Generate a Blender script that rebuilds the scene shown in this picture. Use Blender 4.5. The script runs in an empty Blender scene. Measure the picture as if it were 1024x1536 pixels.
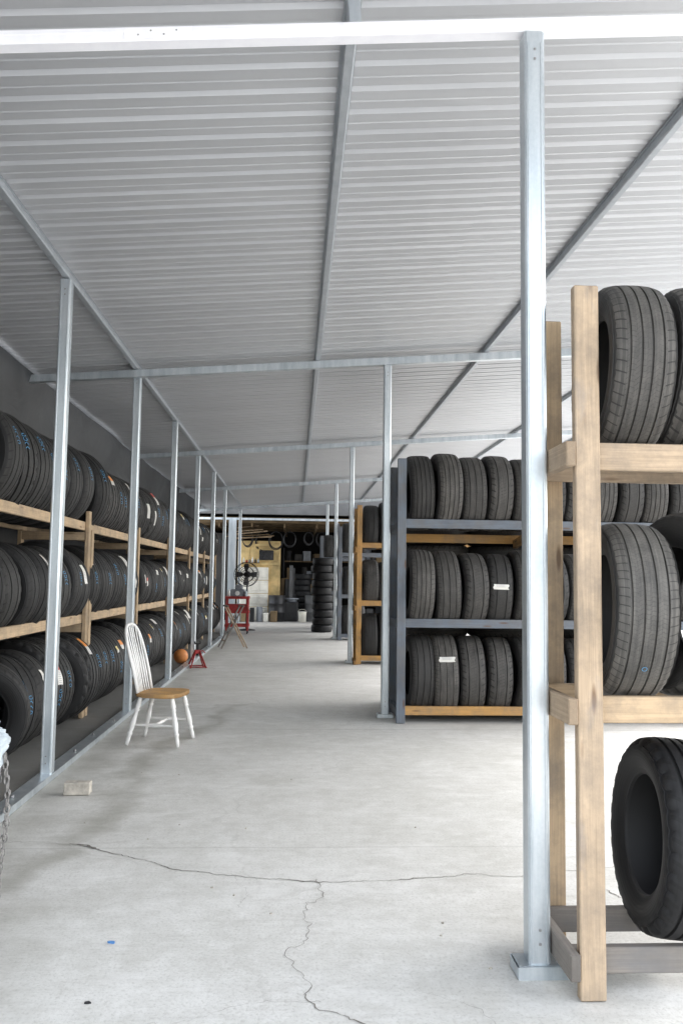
import bpy, bmesh, math, random
from mathutils import Vector, Matrix, Euler, noise
random.seed(7)
C = bpy.context.scene.collection
pi = math.pi

# ---------------------------------------------------------------- materials
def newmat(name):
    m = bpy.data.materials.new(name); m.use_nodes = True
    nt = m.node_tree
    return m, nt, nt.nodes["Principled BSDF"]
def N(nt, t, **kw):
    n = nt.nodes.new(t)
    for k, v in kw.items(): setattr(n, k, v)
    return n
def math_(nt, op, a, b=None, c=None):
    n = N(nt, "ShaderNodeMath", operation=op)
    for i, v in enumerate((a, b, c)):
        if v is None: continue
        if isinstance(v, (int, float)): n.inputs[i].default_value = v
        else: nt.links.new(v, n.inputs[i])
    return n.outputs[0]
def vmath(nt, op, a, b=None, out=0):
    n = N(nt, "ShaderNodeVectorMath", operation=op)
    for i, v in enumerate((a, b)):
        if v is None: continue
        if isinstance(v, (tuple, list)): n.inputs[i].default_value = v
        else: nt.links.new(v, n.inputs[i])
    return n.outputs["Value"] if out == 1 else n.outputs[0]
def ramp(nt, fac, stops):
    r = N(nt, "ShaderNodeValToRGB")
    el = r.color_ramp.elements
    while len(el) < len(stops): el.new(0.5)
    for e, (p, c) in zip(el, stops):
        e.position = p
        e.color = (c, c, c, 1) if isinstance(c, (int, float)) else (*c, 1)
    nt.links.new(fac, r.inputs[0]); return r.outputs[0]
def mix(nt, fac, a, b, mode='MIX'):
    n = N(nt, "ShaderNodeMix", data_type='RGBA', blend_type=mode)
    for s, v in ((n.inputs[0], fac), (n.inputs[6], a), (n.inputs[7], b)):
        if isinstance(v, (int, float)): s.default_value = v
        elif isinstance(v, tuple): s.default_value = (*v, 1)
        else: nt.links.new(v, s)
    return n.outputs[2]
def noise_(nt, vec, scale, detail=4, rough=.55, dist=0):
    n = N(nt, "ShaderNodeTexNoise"); n.inputs["Scale"].default_value = scale
    n.inputs["Detail"].default_value = detail; n.inputs["Roughness"].default_value = rough
    n.inputs["Distortion"].default_value = dist
    if vec is not None: nt.links.new(vec, n.inputs["Vector"])
    return n.outputs[0]
def mapping(nt, vec, scale=(1, 1, 1), loc=(0, 0, 0)):
    m = N(nt, "ShaderNodeMapping"); m.inputs["Scale"].default_value = scale
    m.inputs["Location"].default_value = loc
    nt.links.new(vec, m.inputs["Vector"]); return m.outputs[0]
def coords(nt, kind="Object"):
    return N(nt, "ShaderNodeTexCoord").outputs[kind]
def worldpos(nt):
    return N(nt, "ShaderNodeNewGeometry").outputs["Position"]
def objrand(nt):
    return N(nt, "ShaderNodeObjectInfo").outputs["Random"]
def bump(nt, b, h, strength=.3, dist=.01):
    n = N(nt, "ShaderNodeBump"); n.inputs["Strength"].default_value = strength
    n.inputs["Distance"].default_value = dist
    nt.links.new(h, n.inputs["Height"]); nt.links.new(n.outputs[0], b.inputs["Normal"])

def simple(name, col, rough=.6, metal=0, var=.25, scale=8, bstr=.1):
    m, nt, b = newmat(name)
    v = worldpos(nt)
    f = ramp(nt, noise_(nt, v, scale, 5), [(.3, 0.0), (.7, 1.0)])
    dark = tuple(c * (1 - var) for c in col); lite = tuple(min(1, c * (1 + var * .5)) for c in col)
    nt.links.new(mix(nt, f, dark, lite), b.inputs["Base Color"])
    b.inputs["Roughness"].default_value = rough; b.inputs["Metallic"].default_value = metal
    bump(nt, b, noise_(nt, v, scale * 8, 3), bstr, .004)
    return m

def wood(name, col, weather=0.0, paint=None):
    m, nt, b = newmat(name)
    o = coords(nt); r = objrand(nt)
    off = N(nt, "ShaderNodeCombineXYZ")
    nt.links.new(math_(nt, 'MULTIPLY', r, 37.0), off.inputs[0])
    nt.links.new(math_(nt, 'MULTIPLY', r, 11.0), off.inputs[1])
    v = vmath(nt, 'ADD', o, off.outputs[0])
    g = noise_(nt, mapping(nt, v, (1.0, 34, 34)), 2.4, 6, .65, .8)
    g2 = noise_(nt, mapping(nt, v, (.7, 5, 5)), 2.0, 3, .5, .4)
    c1 = tuple(x * .64 for x in col); c2 = tuple(min(1, x * 1.06) for x in col)
    c = mix(nt, ramp(nt, g, [(.34, 0.), (.60, 1.)]), c1, c2)
    tone = mix(nt, r, tuple(x * .78 for x in col), tuple(x * 1.05 for x in col))
    c = mix(nt, .35, c, tone)
    c = mix(nt, ramp(nt, g2, [(.35, 0.), (.75, .4)]), c, tuple(x * .74 for x in col))
    vo = N(nt, "ShaderNodeTexVoronoi"); vo.inputs["Scale"].default_value = 1.0
    nt.links.new(mapping(nt, v, (2.6, 13, 13)), vo.inputs["Vector"])
    k = ramp(nt, vo.outputs[0], [(.08, 1.), (.17, 0.)])
    c = mix(nt, math_(nt, 'MULTIPLY', k, .75), c, (.12, .06, .03))
    dr = ramp(nt, noise_(nt, v, 4.5, 7, .75), [(.42, 0.), (.68, .6)])
    c = mix(nt, dr, c, (.17, .15, .13))
    # saw-cut end grain and scuffs: darker faces across the board's length
    tc = N(nt, "ShaderNodeNewGeometry"); vt = N(nt, "ShaderNodeVectorTransform", vector_type='NORMAL', convert_from='WORLD', convert_to='OBJECT')
    nt.links.new(tc.outputs["Normal"], vt.inputs[0]); sx = N(nt, "ShaderNodeSeparateXYZ"); nt.links.new(vt.outputs[0], sx.inputs[0])
    endf = math_(nt, 'GREATER_THAN', math_(nt, 'ABSOLUTE', sx.outputs[0]), .7)
    c = mix(nt, math_(nt, 'MULTIPLY', endf, .65), c, tuple(x * .38 for x in col))
    if weather > 0:
        w = ramp(nt, noise_(nt, mapping(nt, v, (1, 2.5, 2.5)), 2.2, 5, .6), [(.60 - weather * .25, 0.), (.80 - weather * .2, 1.)])
        c = mix(nt, math_(nt, 'MULTIPLY', w, .75), c, paint or (.17, .18, .19))
    nt.links.new(c, b.inputs["Base Color"])
    b.inputs["Roughness"].default_value = .85
    b.inputs["Specular IOR Level"].default_value = .25
    bump(nt, b, g, .4, .004)
    return m

def galv(name, lo, hi, metal=.65, rough=(.28, .5), contrast=.14):
    m, nt, b = newmat(name)
    v = worldpos(nt)
    n1 = noise_(nt, mapping(nt, v, (5, 5, .7)), 2.5, 5, .6)
    n2 = noise_(nt, v, 60, 3)
    f = math_(nt, 'ADD', math_(nt, 'MULTIPLY', n1, .8), math_(nt, 'MULTIPLY', n2, .2))
    nt.links.new(mix(nt, ramp(nt, f, [(.5 - contrast * 1.6, 0.), (.5 + contrast * 1.6, 1.)]), lo, hi), b.inputs["Base Color"])
    rr = N(nt, "ShaderNodeMapRange"); rr.inputs[3].default_value = rough[0]; rr.inputs[4].default_value = rough[1]
    nt.links.new(n1, rr.inputs[0]); nt.links.new(rr.outputs[0], b.inputs["Roughness"])
    b.inputs["Metallic"].default_value = metal
    bump(nt, b, n2, .04, .002)
    return m

def rubber(name, R, W, NS, K, base, dust, dustamt, sipe=.6, slot=.16, gdark=.4):
    m, nt, b = newmat(name)
    o = coords(nt); s = N(nt, "ShaderNodeSeparateXYZ"); nt.links.new(o, s.inputs[0])
    x, y, z = s.outputs
    ang = math_(nt, 'MULTIPLY', math_(nt, 'ARCTAN2', z, y), NS / (2 * pi))
    rad = math_(nt, 'SQRT', math_(nt, 'ADD', math_(nt, 'MULTIPLY', y, y), math_(nt, 'MULTIPLY', z, z)))
    ax = math_(nt, 'ABSOLUTE', x)
    ribid = math_(nt, 'MULTIPLY', math_(nt, 'FLOOR', math_(nt, 'MULTIPLY', x, 24.0)), .37)
    wig = math_(nt, 'MULTIPLY', math_(nt, 'SINE', math_(nt, 'MULTIPLY', x, 190.0)), .18)
    ph = math_(nt, 'ADD', math_(nt, 'ADD', math_(nt, 'ADD', ang, math_(nt, 'MULTIPLY', x, K)), ribid), wig)
    sp = math_(nt, 'LESS_THAN', math_(nt, 'FRACT', ph), .13)
    sh = math_(nt, 'GREATER_THAN', ax, .30 * W)
    ph2 = math_(nt, 'ADD', math_(nt, 'MULTIPLY', ang, .5), math_(nt, 'MULTIPLY', ax, 7.0))
    sl = math_(nt, 'MULTIPLY', math_(nt, 'LESS_THAN', math_(nt, 'FRACT', ph2), slot), sh)
    msk = math_(nt, 'GREATER_THAN', rad, R - .024)
    top = math_(nt, 'GREATER_THAN', rad, R - .0068)
    outer = math_(nt, 'MULTIPLY', msk, sl)
    nz = noise_(nt, o, 9, 5, .65)
    wearm = ramp(nt, noise_(nt, o, 5, 4, .6), [(.35, .3), (.55, 1.)])
    sm = math_(nt, 'MULTIPLY', math_(nt, 'MULTIPLY', sp, math_(nt, 'MULTIPLY', top, math_(nt, 'SUBTRACT', 1.0, sh))), wearm)
    groove = math_(nt, 'MULTIPLY', math_(nt, 'SUBTRACT', msk, top), math_(nt, 'SUBTRACT', 1.0, math_(nt, 'GREATER_THAN', ax, .37 * W)))
    st = noise_(nt, mapping(nt, o, (60, 3, 3)), 1.5, 4, .6)
    rnd = objrand(nt)
    dm = math_(nt, 'MULTIPLY', math_(nt, 'MULTIPLY', ramp(nt, math_(nt, 'MULTIPLY', math_(nt, 'ADD', nz, st), .5), [(.34, .2), (.62, 1.)]), math_(nt, 'ADD', math_(nt, 'MULTIPLY', rnd, 1.0), .2)), math_(nt, 'ADD', math_(nt, 'MULTIPLY', msk, dustamt), dustamt * .2))
    c = mix(nt, dm, base, dust)
    c = mix(nt, math_(nt, 'MULTIPLY', sm, sipe), c, (.009, .009, .009))
    c = mix(nt, math_(nt, 'MULTIPLY', outer, .7), c, (.007, .007, .007))
    c = mix(nt, math_(nt, 'MULTIPLY', groove, gdark), c, (.008, .008, .008))
    nt.links.new(c, b.inputs["Base Color"])
    b.inputs["Roughness"].default_value = .6
    b.inputs["Specular IOR Level"].default_value = .32
    ring = math_(nt, 'MULTIPLY', math_(nt, 'SINE', math_(nt, 'MULTIPLY', rad, 520.0)), math_(nt, 'SUBTRACT', 1.0, msk))
    h = math_(nt, 'SUBTRACT', math_(nt, 'ADD', math_(nt, 'SUBTRACT', 1.0, math_(nt, 'MULTIPLY', sm, .6)), math_(nt, 'MULTIPLY', ring, .10)), math_(nt, 'MULTIPLY', outer, .8))
    bump(nt, b, h, .5, .0035)
    return m

M = {}
M['wood'] = wood("pine_wood", (.57, .42, .27))
M['woodside'] = wood("pine_wood_stained", (.52, .395, .275), .14, (.22, .23, .25))
M['woodgrey'] = wood("grey_weathered_wood", (.27, .245, .22), .6, (.16, .16, .165))
M['slate'] = wood("slate_painted_wood", (.17, .195, .23), .3, (.11, .12, .14))
M['orange'] = wood("orange_stained_wood", (.58, .33, .12), .1, (.3, .17, .07))
M['galv'] = galv("galvanized_steel", (.46, .52, .56), (.70, .74, .77), .72, (.25, .42), .11)
M['galvlit'] = galv("galvanized_steel_lit", (.86, .86, .91), (.94, .94, .97), .08, (.3, .45))  # lit copy of the steel: daylight on the front beam painted near-white
M['galvd'] = galv("galvanized_steel_dull", (.36, .39, .42), (.50, .53, .56), .5, (.35, .55))
M['screw'] = galv("zinc_screw", (.25, .25, .25), (.45, .45, .45), .8)

def roofmat():
    m, nt, b = newmat("galvalume_sheet")
    v = worldpos(nt)
    n1 = noise_(nt, mapping(nt, v, (.15, 1.2, 1)), 2.0, 4, .55)
    n2 = noise_(nt, v, 40, 3)
    f = math_(nt, 'ADD', math_(nt, 'MULTIPLY', n1, .85), math_(nt, 'MULTIPLY', n2, .15))
    nt.links.new(mix(nt, ramp(nt, f, [(.3, 0.), (.7, 1.)]), (.48, .49, .51), (.55, .56, .58)), b.inputs["Base Color"])
    b.inputs["Metallic"].default_value = .38
    rr = N(nt, "ShaderNodeMapRange"); rr.inputs[3].default_value = .42; rr.inputs[4].default_value = .52
    nt.links.new(n1, rr.inputs[0]); nt.links.new(rr.outputs[0], b.inputs["Roughness"])
    bump(nt, b, noise_(nt, mapping(nt, v, (.4, 1.4, 1)), 1.2, 2), .08, .02)
    return m
M['roof'] = roofmat()

def segdist(nt, P, a, b_):
    a = Vector((*a, 0)); b_ = Vector((*b_, 0)); ba = b_ - a
    pa = vmath(nt, 'SUBTRACT', P, tuple(a))
    h = math_(nt, 'DIVIDE', vmath(nt, 'DOT_PRODUCT', pa, tuple(ba), 1), ba.length_squared)
    cl = N(nt, "ShaderNodeClamp"); nt.links.new(h, cl.inputs[0])
    sc = N(nt, "ShaderNodeVectorMath", operation='SCALE'); sc.inputs[0].default_value = tuple(ba)
    nt.links.new(cl.outputs[0], sc.inputs[3])
    return vmath(nt, 'LENGTH', vmath(nt, 'SUBTRACT', pa, sc.outputs[0]), None, 1)

def concrete():
    m, nt, b = newmat("concrete_floor")
    P = worldpos(nt)
    flat = vmath(nt, 'MULTIPLY', P, (1, 1, 0))
    big = noise_(nt, flat, .7, 6, .62, .5)
    med = noise_(nt, flat, 3.2, 7, .68)
    fine = noise_(nt, flat, 70, 4, .7)
    mot = noise_(nt, flat, 11, 7, .75)
    c = mix(nt, ramp(nt, big, [(.34, 0.), (.62, 1.)]), (.56, .555, .525), (.655, .65, .625))
    c = mix(nt, ramp(nt, med, [(.36, .35), (.54, 0.)]), c, (.44, .43, .395))
    c = mix(nt, ramp(nt, mot, [(.36, .32), (.50, 0.)]), c, (.45, .44, .41))
    c = mix(nt, ramp(nt, mot, [(.52, 0.), (.66, .32)]), c, (.76, .755, .735))
    c = mix(nt, ramp(nt, fine, [(.3, .55), (.5, 0.)]), c, (.34, .33, .305))
    c = mix(nt, ramp(nt, noise_(nt, mapping(nt, flat, (1, 1.6, 1), (4, 9, 0)), 1.7, 7, .7, .3), [(.52, 0.), (.66, .5)]), c, (.74, .735, .715))
    st = noise_(nt, mapping(nt, flat, (1.2, 14, 1)), 2.0, 5, .6)
    c = mix(nt, ramp(nt, st, [(.3, .22), (.5, 0.)]), c, (.42, .405, .38))
    vo = N(nt, "ShaderNodeTexVoronoi"); vo.inputs["Scale"].default_value = 9.0; nt.links.new(flat, vo.inputs["Vector"])
    c = mix(nt, ramp(nt, math_(nt, 'ADD', vo.outputs[0], math_(nt, 'MULTIPLY', fine, .05)), [(.045, .4), (.06, 0.)]), c, (.22, .21, .19))
    warp = N(nt, "ShaderNodeTexNoise"); warp.inputs["Scale"].default_value = 2.4; warp.inputs["Detail"].default_value = 5
    nt.links.new(flat, warp.inputs["Vector"])
    wv = vmath(nt, 'MULTIPLY', vmath(nt, 'SUBTRACT', warp.outputs["Color"], (.5, .5, .5)), (.45, .45, 0))
    W = vmath(nt, 'ADD', flat, wv)
    pts = [(-1.35, 4.1), (-1.14, 4.7), (-1.14, 5.45), (-1.17, 6.6), (-1.10, 7.5), (-.78, 8.3), (-.72, 9.6)]
    d = None
    for p, q in zip(pts, pts[1:]):
        s = segdist(nt, W, p, q)
        d = s if d is None else math_(nt, 'MINIMUM', d, s)
    d = math_(nt, 'ADD', d, math_(nt, 'MULTIPLY', math_(nt, 'SUBTRACT', med, .5), .25))
    tr = ramp(nt, d, [(.0, .5), (.06, .34), (.16, .0)])
    c = mix(nt, tr, c, (.25, .24, .20))
    d2 = math_(nt, 'MINIMUM', segdist(nt, W, (-1.66, 4.2), (-1.68, 25)), segdist(nt, W, (-1.4, 3.3), (-1.62, 4.4)))
    d2 = math_(nt, 'MINIMUM', d2, segdist(nt, W, (-1.3, 2.6), (-1.2, 3.7)))
    d2 = math_(nt, 'ADD', d2, math_(nt, 'MULTIPLY', math_(nt, 'SUBTRACT', med, .5), .45))
    c = mix(nt, ramp(nt, d2, [(.0, .5), (.12, .32), (.42, .0)]), c, (.27, .26, .225))
    v2 = N(nt, "ShaderNodeTexVoronoi", feature='DISTANCE_TO_EDGE'); v2.inputs["Scale"].default_value = .8
    nt.links.new(W, v2.inputs["Vector"])
    hl = math_(nt, 'MULTIPLY', ramp(nt, v2.outputs[0], [(.002, .25), (.006, 0.)]), ramp(nt, big, [(.48, 0.), (.6, 1.)]))
    c = mix(nt, hl, c, (.27, .26, .24))
    sy = N(nt, "ShaderNodeSeparateXYZ"); nt.links.new(flat, sy.inputs[0])
    for yj, wj, st_ in ((8.15, .006, .35), (4.62, .004, .2), (12.3, .01, .35), (16.6, .012, .35), (21, .014, .35)):
        dj = math_(nt, 'ABSOLUTE', math_(nt, 'SUBTRACT', math_(nt, 'ADD', sy.outputs[1], math_(nt, 'MULTIPLY', fine, .012)), yj))
        c = mix(nt, ramp(nt, dj, [(wj, st_), (wj * 3, .0)]), c, (.2, .19, .175))
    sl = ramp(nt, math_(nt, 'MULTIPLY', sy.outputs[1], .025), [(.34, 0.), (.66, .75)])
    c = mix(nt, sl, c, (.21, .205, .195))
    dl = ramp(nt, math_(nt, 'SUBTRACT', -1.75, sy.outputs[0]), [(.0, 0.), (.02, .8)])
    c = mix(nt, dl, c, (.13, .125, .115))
    nt.links.new(c, b.inputs["Base Color"])
    b.inputs["Roughness"].default_value = .7
    b.inputs["Specular IOR Level"].default_value = .32
    h = math_(nt, 'ADD', math_(nt, 'MULTIPLY', fine, .4), math_(nt, 'ADD', math_(nt, 'MULTIPLY', med, .5), math_(nt, 'MULTIPLY', st, .3)))
    bump(nt, b, h, .4, .008)
    return m
M['concrete'] = concrete()
M['crack'] = simple("floor_crack", (.20, .185, .165), .9)  # brownish grey of the flat crack strips
M['ground'] = simple("pale_gravel", (.42, .415, .40), .9, 0, .25, 3, .3)
M['white'] = simple("white_paint", (.80, .79, .77), .4, 0, .08, 6, .05)
M['oak'] = wood("oak_seat", (.62, .36, .14))
M['red'] = simple("red_paint", (.36, .03, .028), .45, 0, .35, 10)
M['black'] = simple("black_metal", (.022, .022, .024), .45, .2, .3)
M['yellow'] = simple("cream_wall_paint", (.78, .58, .27), .7, 0, .5, 1.8)
M['whitepanel'] = simple("white_door_panel", (.82, .79, .70), .5, 0, .3, 2)
M['fascia'] = simple("grey_fascia", (.10, .10, .10), .7, 0, .3, 2)
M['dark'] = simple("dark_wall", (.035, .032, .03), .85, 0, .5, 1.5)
M['joist'] = simple("old_joist_wood", (.15, .10, .05), .8, 0, .4, 3)
M['ball'] = simple("basketball_leather", (.60, .22, .06), .6, 0, .12, 30)
M['brick'] = simple("pale_brick", (.50, .46, .40), .9, 0, .35, 22, .5)
M['bluecloth'] = simple("light_blue_cloth", (.52, .58, .62), .85, 0, .25, 14, .3)
M['chain'] = simple("steel_chain", (.28, .27, .26), .5, .5, .4, 30)
M['bluebit'] = simple("blue_plastic", (.10, .26, .55), .4)
M['greybox'] = simple("grey_plastic", (.20, .215, .24), .5)
M['beige'] = simple("beige_cardboard", (.34, .24, .13), .8)
M['chalk'] = simple("blue_chalk", (.10, .32, .56), .8)
M['screen'] = simple("dark_screen", (.012, .013, .016), .15, 0, .1)

def tarpmat():
    m, nt, b = newmat("dark_tarp")
    v = worldpos(nt)
    f = noise_(nt, mapping(nt, v, (1, .5, 1.2)), 1.1, 6, .6, .8)
    c = mix(nt, ramp(nt, f, [(.35, 0.), (.7, 1.)]), (.013, .015, .018), (.038, .043, .049))
    nt.links.new(c, b.inputs["Base Color"]); b.inputs["Roughness"].default_value = .5
    bump(nt, b, noise_(nt, mapping(nt, v, (1, .8, 2.2)), 1.2, 4, .5, 1.0), .35, .05)
    return m
M['tarp'] = tarpmat()
def stickermat(name, head, split=.62):
    m, nt, b = newmat(name)
    o = coords(nt, "Generated"); s = N(nt, "ShaderNodeSeparateXYZ"); nt.links.new(o, s.inputs[0])
    lines = math_(nt, 'LESS_THAN', math_(nt, 'FRACT', math_(nt, 'MULTIPLY', s.outputs[2], 13.0)), .38)
    side = math_(nt, 'MULTIPLY', math_(nt, 'GREATER_THAN', s.outputs[0], .2), math_(nt, 'LESS_THAN', s.outputs[0], .75))
    c = mix(nt, math_(nt, 'MULTIPLY', math_(nt, 'MULTIPLY', lines, side), .55), (.72, .70, .66), (.15, .15, .17))
    c = mix(nt, math_(nt, 'GREATER_THAN', s.outputs[2], split), c, head)
    nt.links.new(c, b.inputs["Base Color"]); b.inputs["Roughness"].default_value = .4
    return m
STM = [stickermat("paper_sticker", (.72, .70, .64)), stickermat("orange_sticker", (.72, .27, .06), .45), stickermat("yellow_sticker", (.70, .58, .24), .4), stickermat("red_sticker", (.55, .08, .06), .6)]

# ---------------------------------------------------------------- mesh helpers
def obj_from_bm(bm, name, mats, parent=None, loc=(0, 0, 0), rot=(0, 0, 0), smooth=None):
    me = bpy.data.meshes.new(name); bm.normal_update(); bm.to_mesh(me); bm.free()
    for m in (mats if isinstance(mats, (list, tuple)) else [mats]): me.materials.append(m)
    if smooth is not None:
        me.shade_smooth(); me.set_sharp_from_angle(angle=math.radians(smooth))
    o = bpy.data.objects.new(name, me); C.objects.link(o)
    o.location = loc; o.rotation_euler = rot
    if parent: o.parent = parent
    return o
def add_box(bm, size, loc=(0, 0, 0), rot=None, bev=.003, mi=0):
    r = bmesh.ops.create_cube(bm, size=1)
    vs = r['verts']
    bmesh.ops.scale(bm, vec=size, verts=vs)
    if bev:
        es = list({e for v in vs for e in v.link_edges})
        q = bmesh.ops.bevel(bm, geom=es, offset=bev, segments=1, affect='EDGES')
        vs = list({v for f in q['faces'] for v in f.verts} | {v for v in vs if v.is_valid})
    fs = {f for v in vs for f in v.link_faces}
    for f in fs: f.material_index = mi
    mt = Matrix.Translation(loc)
    if rot is not None: mt = mt @ Euler(rot).to_matrix().to_4x4()
    bmesh.ops.transform(bm, matrix=mt, verts=vs)
    return vs
def box(name, size, loc, mat, parent=None, rot=(0, 0, 0), bev=.003):
    bm = bmesh.new(); add_box(bm, size, bev=bev)
    return obj_from_bm(bm, name, mat, parent, loc, rot)
def empty(name, loc, rot=(0, 0, 0)):
    e = bpy.data.objects.new(name, None); C.objects.link(e); e.location = loc; e.rotation_euler = rot
    e.empty_display_size = .1
    return e
def tag(o, label, cat, group=None):
    o["label"] = label; o["category"] = cat
    if group: o["group"] = group
    return o
def board(name, p0, p1, w, h, mat, parent=None, org=(0, 0, 0), up=(0, 0, 1), bev=.004):
    p0 = Vector(p0); p1 = Vector(p1); d = p1 - p0; L = d.length
    x = d.normalized(); u = Vector(up); y = u.cross(x).normalized(); z = x.cross(y)
    m = Matrix((x, y, z)).transposed()
    bm = bmesh.new(); add_box(bm, (L, w, h), bev=bev)
    o = obj_from_bm(bm, name, mat, parent, (p0 + p1) / 2 - Vector(org), m.to_euler())
    return o
def sweep(bm, pts, rad, seg=8, mi=0, closed=False):
    pts = [Vector(p) for p in pts]; n = len(pts)
    rings = []; prev = None
    for i, p in enumerate(pts):
        a = pts[(i - 1) % n] if (closed or i > 0) else p
        b = pts[(i + 1) % n] if (closed or i < n - 1) else p
        t = (b - a).normalized()
        if prev is None:
            ref = Vector((0, 0, 1)) if abs(t.z) < .9 else Vector((1, 0, 0))
            u = t.cross(ref).normalized()
        else:
            u = (prev - t * prev.dot(t)).normalized()
        prev = u; v = t.cross(u)
        r = rad(i / (n - 1)) if callable(rad) else rad
        rings.append([bm.verts.new(p + (u * math.cos(2 * pi * k / seg) + v * math.sin(2 * pi * k / seg)) * r) for k in range(seg)])
    rng = range(n) if closed else range(n - 1)
    for i in rng:
        A = rings[i]; B = rings[(i + 1) % n]
        for k in range(seg):
            f = bm.faces.new((A[k], A[(k + 1) % seg], B[(k + 1) % seg], B[k])); f.material_index = mi; f.smooth = True
    if not closed:
        for R_, rev in ((rings[0], True), (rings[-1], False)):
            try:
                f = bm.faces.new(R_[::-1] if rev else R_); f.material_index = mi
            except ValueError: pass
def lathe_line(bm, p0, p1, prof, seg=14):
    p0 = Vector(p0); p1 = Vector(p1)
    pts = [p0.lerp(p1, t) for t, r in prof]; rs = [r for t, r in prof]; n = len(pts)
    sweep(bm, pts, lambda s: rs[min(n - 1, int(round(s * (n - 1))))], seg)

# ---------------------------------------------------------------- setting: ground & floor
bm = bmesh.new()
bmesh.ops.create_grid(bm, x_segments=4, y_segments=4, size=400)
g = obj_from_bm(bm, "ground", M['ground'], loc=(0, 0, -.03)); g["kind"] = "structure"

bm = bmesh.new()
add_box(bm, (12.4, 52, .2), (2.9, 16, -.1), bev=0)
def crack(pts, w0, w1, seedv, z=.002, amp=.03):
    random.seed(seedv)
    fine = []
    for a, b in zip(pts, pts[1:]):
        a = Vector((*a, 0)); b = Vector((*b, 0)); n = max(3, int((b - a).length / .015))
        for i in range(n): fine.append(a.lerp(b, i / n))
    fine.append(Vector((*pts[-1], 0)))
    out = []
    for i, p in enumerate(fine):
        q = Vector((noise.noise(Vector((p.x * 5, p.y * 5, seedv))), noise.noise(Vector((p.x * 5, p.y * 5, seedv + 9))), 0)) * amp * 1.6
        q += Vector((noise.noise(Vector((p.x * 28, p.y * 28, seedv))), noise.noise(Vector((p.x * 28, p.y * 28, seedv + 9))), 0)) * amp * .6
        q += Vector((noise.noise(Vector((p.x * 70, p.y * 70, seedv))), noise.noise(Vector((p.x * 70, p.y * 70, seedv + 9))), 0)) * amp * .22
        out.append(p + q)
    prev = None
    for i, p in enumerate(out):
        a = out[max(0, i - 1)]; b = out[min(len(out) - 1, i + 1)]
        t = (b - a).normalized(); nn = Vector((-t.y, t.x, 0))
        w = random.uniform(w0, w1) * (.35 + 1.3 * abs(noise.noise(p * 6)))
        l = bm.verts.new((p + nn * w / 2) + Vector((0, 0, z))); r = bm.verts.new((p - nn * w / 2) + Vector((0, 0, z)))
        if prev:
            f = bm.faces.new((prev[1], r, l, prev[0])); f.material_index = 1
        prev = (l, r)
crack([(-1.72, 4.72), (-1.57, 4.70), (-1.136, 4.67)], .003, .006, 1)
crack([(-1.136, 4.67), (-.98, 4.56), (-.62, 4.325), (-.35, 4.2), (-.113, 4.13), (.17, 4.10), (.40, 4.10), (.8, 4.16), (1.17, 4.18), (1.7, 4.3)], .006, .011, 2)
crack([(-1.2, 4.68), (-1.1, 4.66), (-1.04, 4.6)], .012, .028, 3, z=.004, amp=.01)
crack([(.17, 4.10), (.12, 3.9), (.088, 3.656), (.03, 3.45), (.018, 3.34), (.03, 3.13), (.11, 2.98), (.257, 2.81), (.42, 2.6)], .003, .0065, 4, amp=.045)
crack([(1.5, 4.0), (1.55, 3.85), (1.62, 3.75)], .003, .006, 5)
crack([(.11, 2.98), (-.2, 2.93), (-.5, 2.8)], .001, .002, 6)
crack([(.42, 3.1), (.7, 2.8), (.8, 2.6)], .001, .0022, 8)
crack([(-.3, 4.2), (-.2, 4.0), (-.22, 3.8)], .001, .0022, 9)
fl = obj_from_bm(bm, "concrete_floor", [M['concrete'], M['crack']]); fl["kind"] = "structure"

# ---------------------------------------------------------------- canopy
SL = .078
def zb(x): return 3.715 + SL * x
BT = .085
RT = .055
can = empty("metal_canopy", (0, 0, 0))
tag(can, "galvanized steel canopy with corrugated sheet roof on thin square posts", "canopy")
RX0, RX1, RY0, RY1 = -3.1, 5.5, .9, 26.2
ang = math.atan(SL)
def roof_sheet(x0, x1, dz, dy):
    bm = bmesh.new(); P = .2032; y = RY0 + dy; prof = []
    while y < RY1:
        prof += [(y, 0), (y + .054, 0), (y + .061, .004), (y + .074, .004), (y + .081, 0),
                 (y + .140, 0), (y + .158, .018), (y + .174, .018), (y + .192, .0)]
        y += P
    prev = None
    for (yy, zz) in prof:
        a = bm.verts.new((x0, yy, zb(x0) + BT + RT + dz + zz)); b = bm.verts.new((x1, yy, zb(x1) + BT + RT + dz + zz))
        if prev: bm.faces.new((prev[0], prev[1], b, a))
        prev = (a, b)
    return obj_from_bm(bm, "roof_sheet", M['roof'], can)
roof_sheet(RX0, 1.2, .003, 0)
roof_sheet(1.12, RX1, .007, .004)
RAILS = [-2.9, -1.745, .2, 2.05, 3.9, 5.42]
BY = [3.16, 8.85, 14.5, 20.15, 25.8]
FL = -.115
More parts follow.
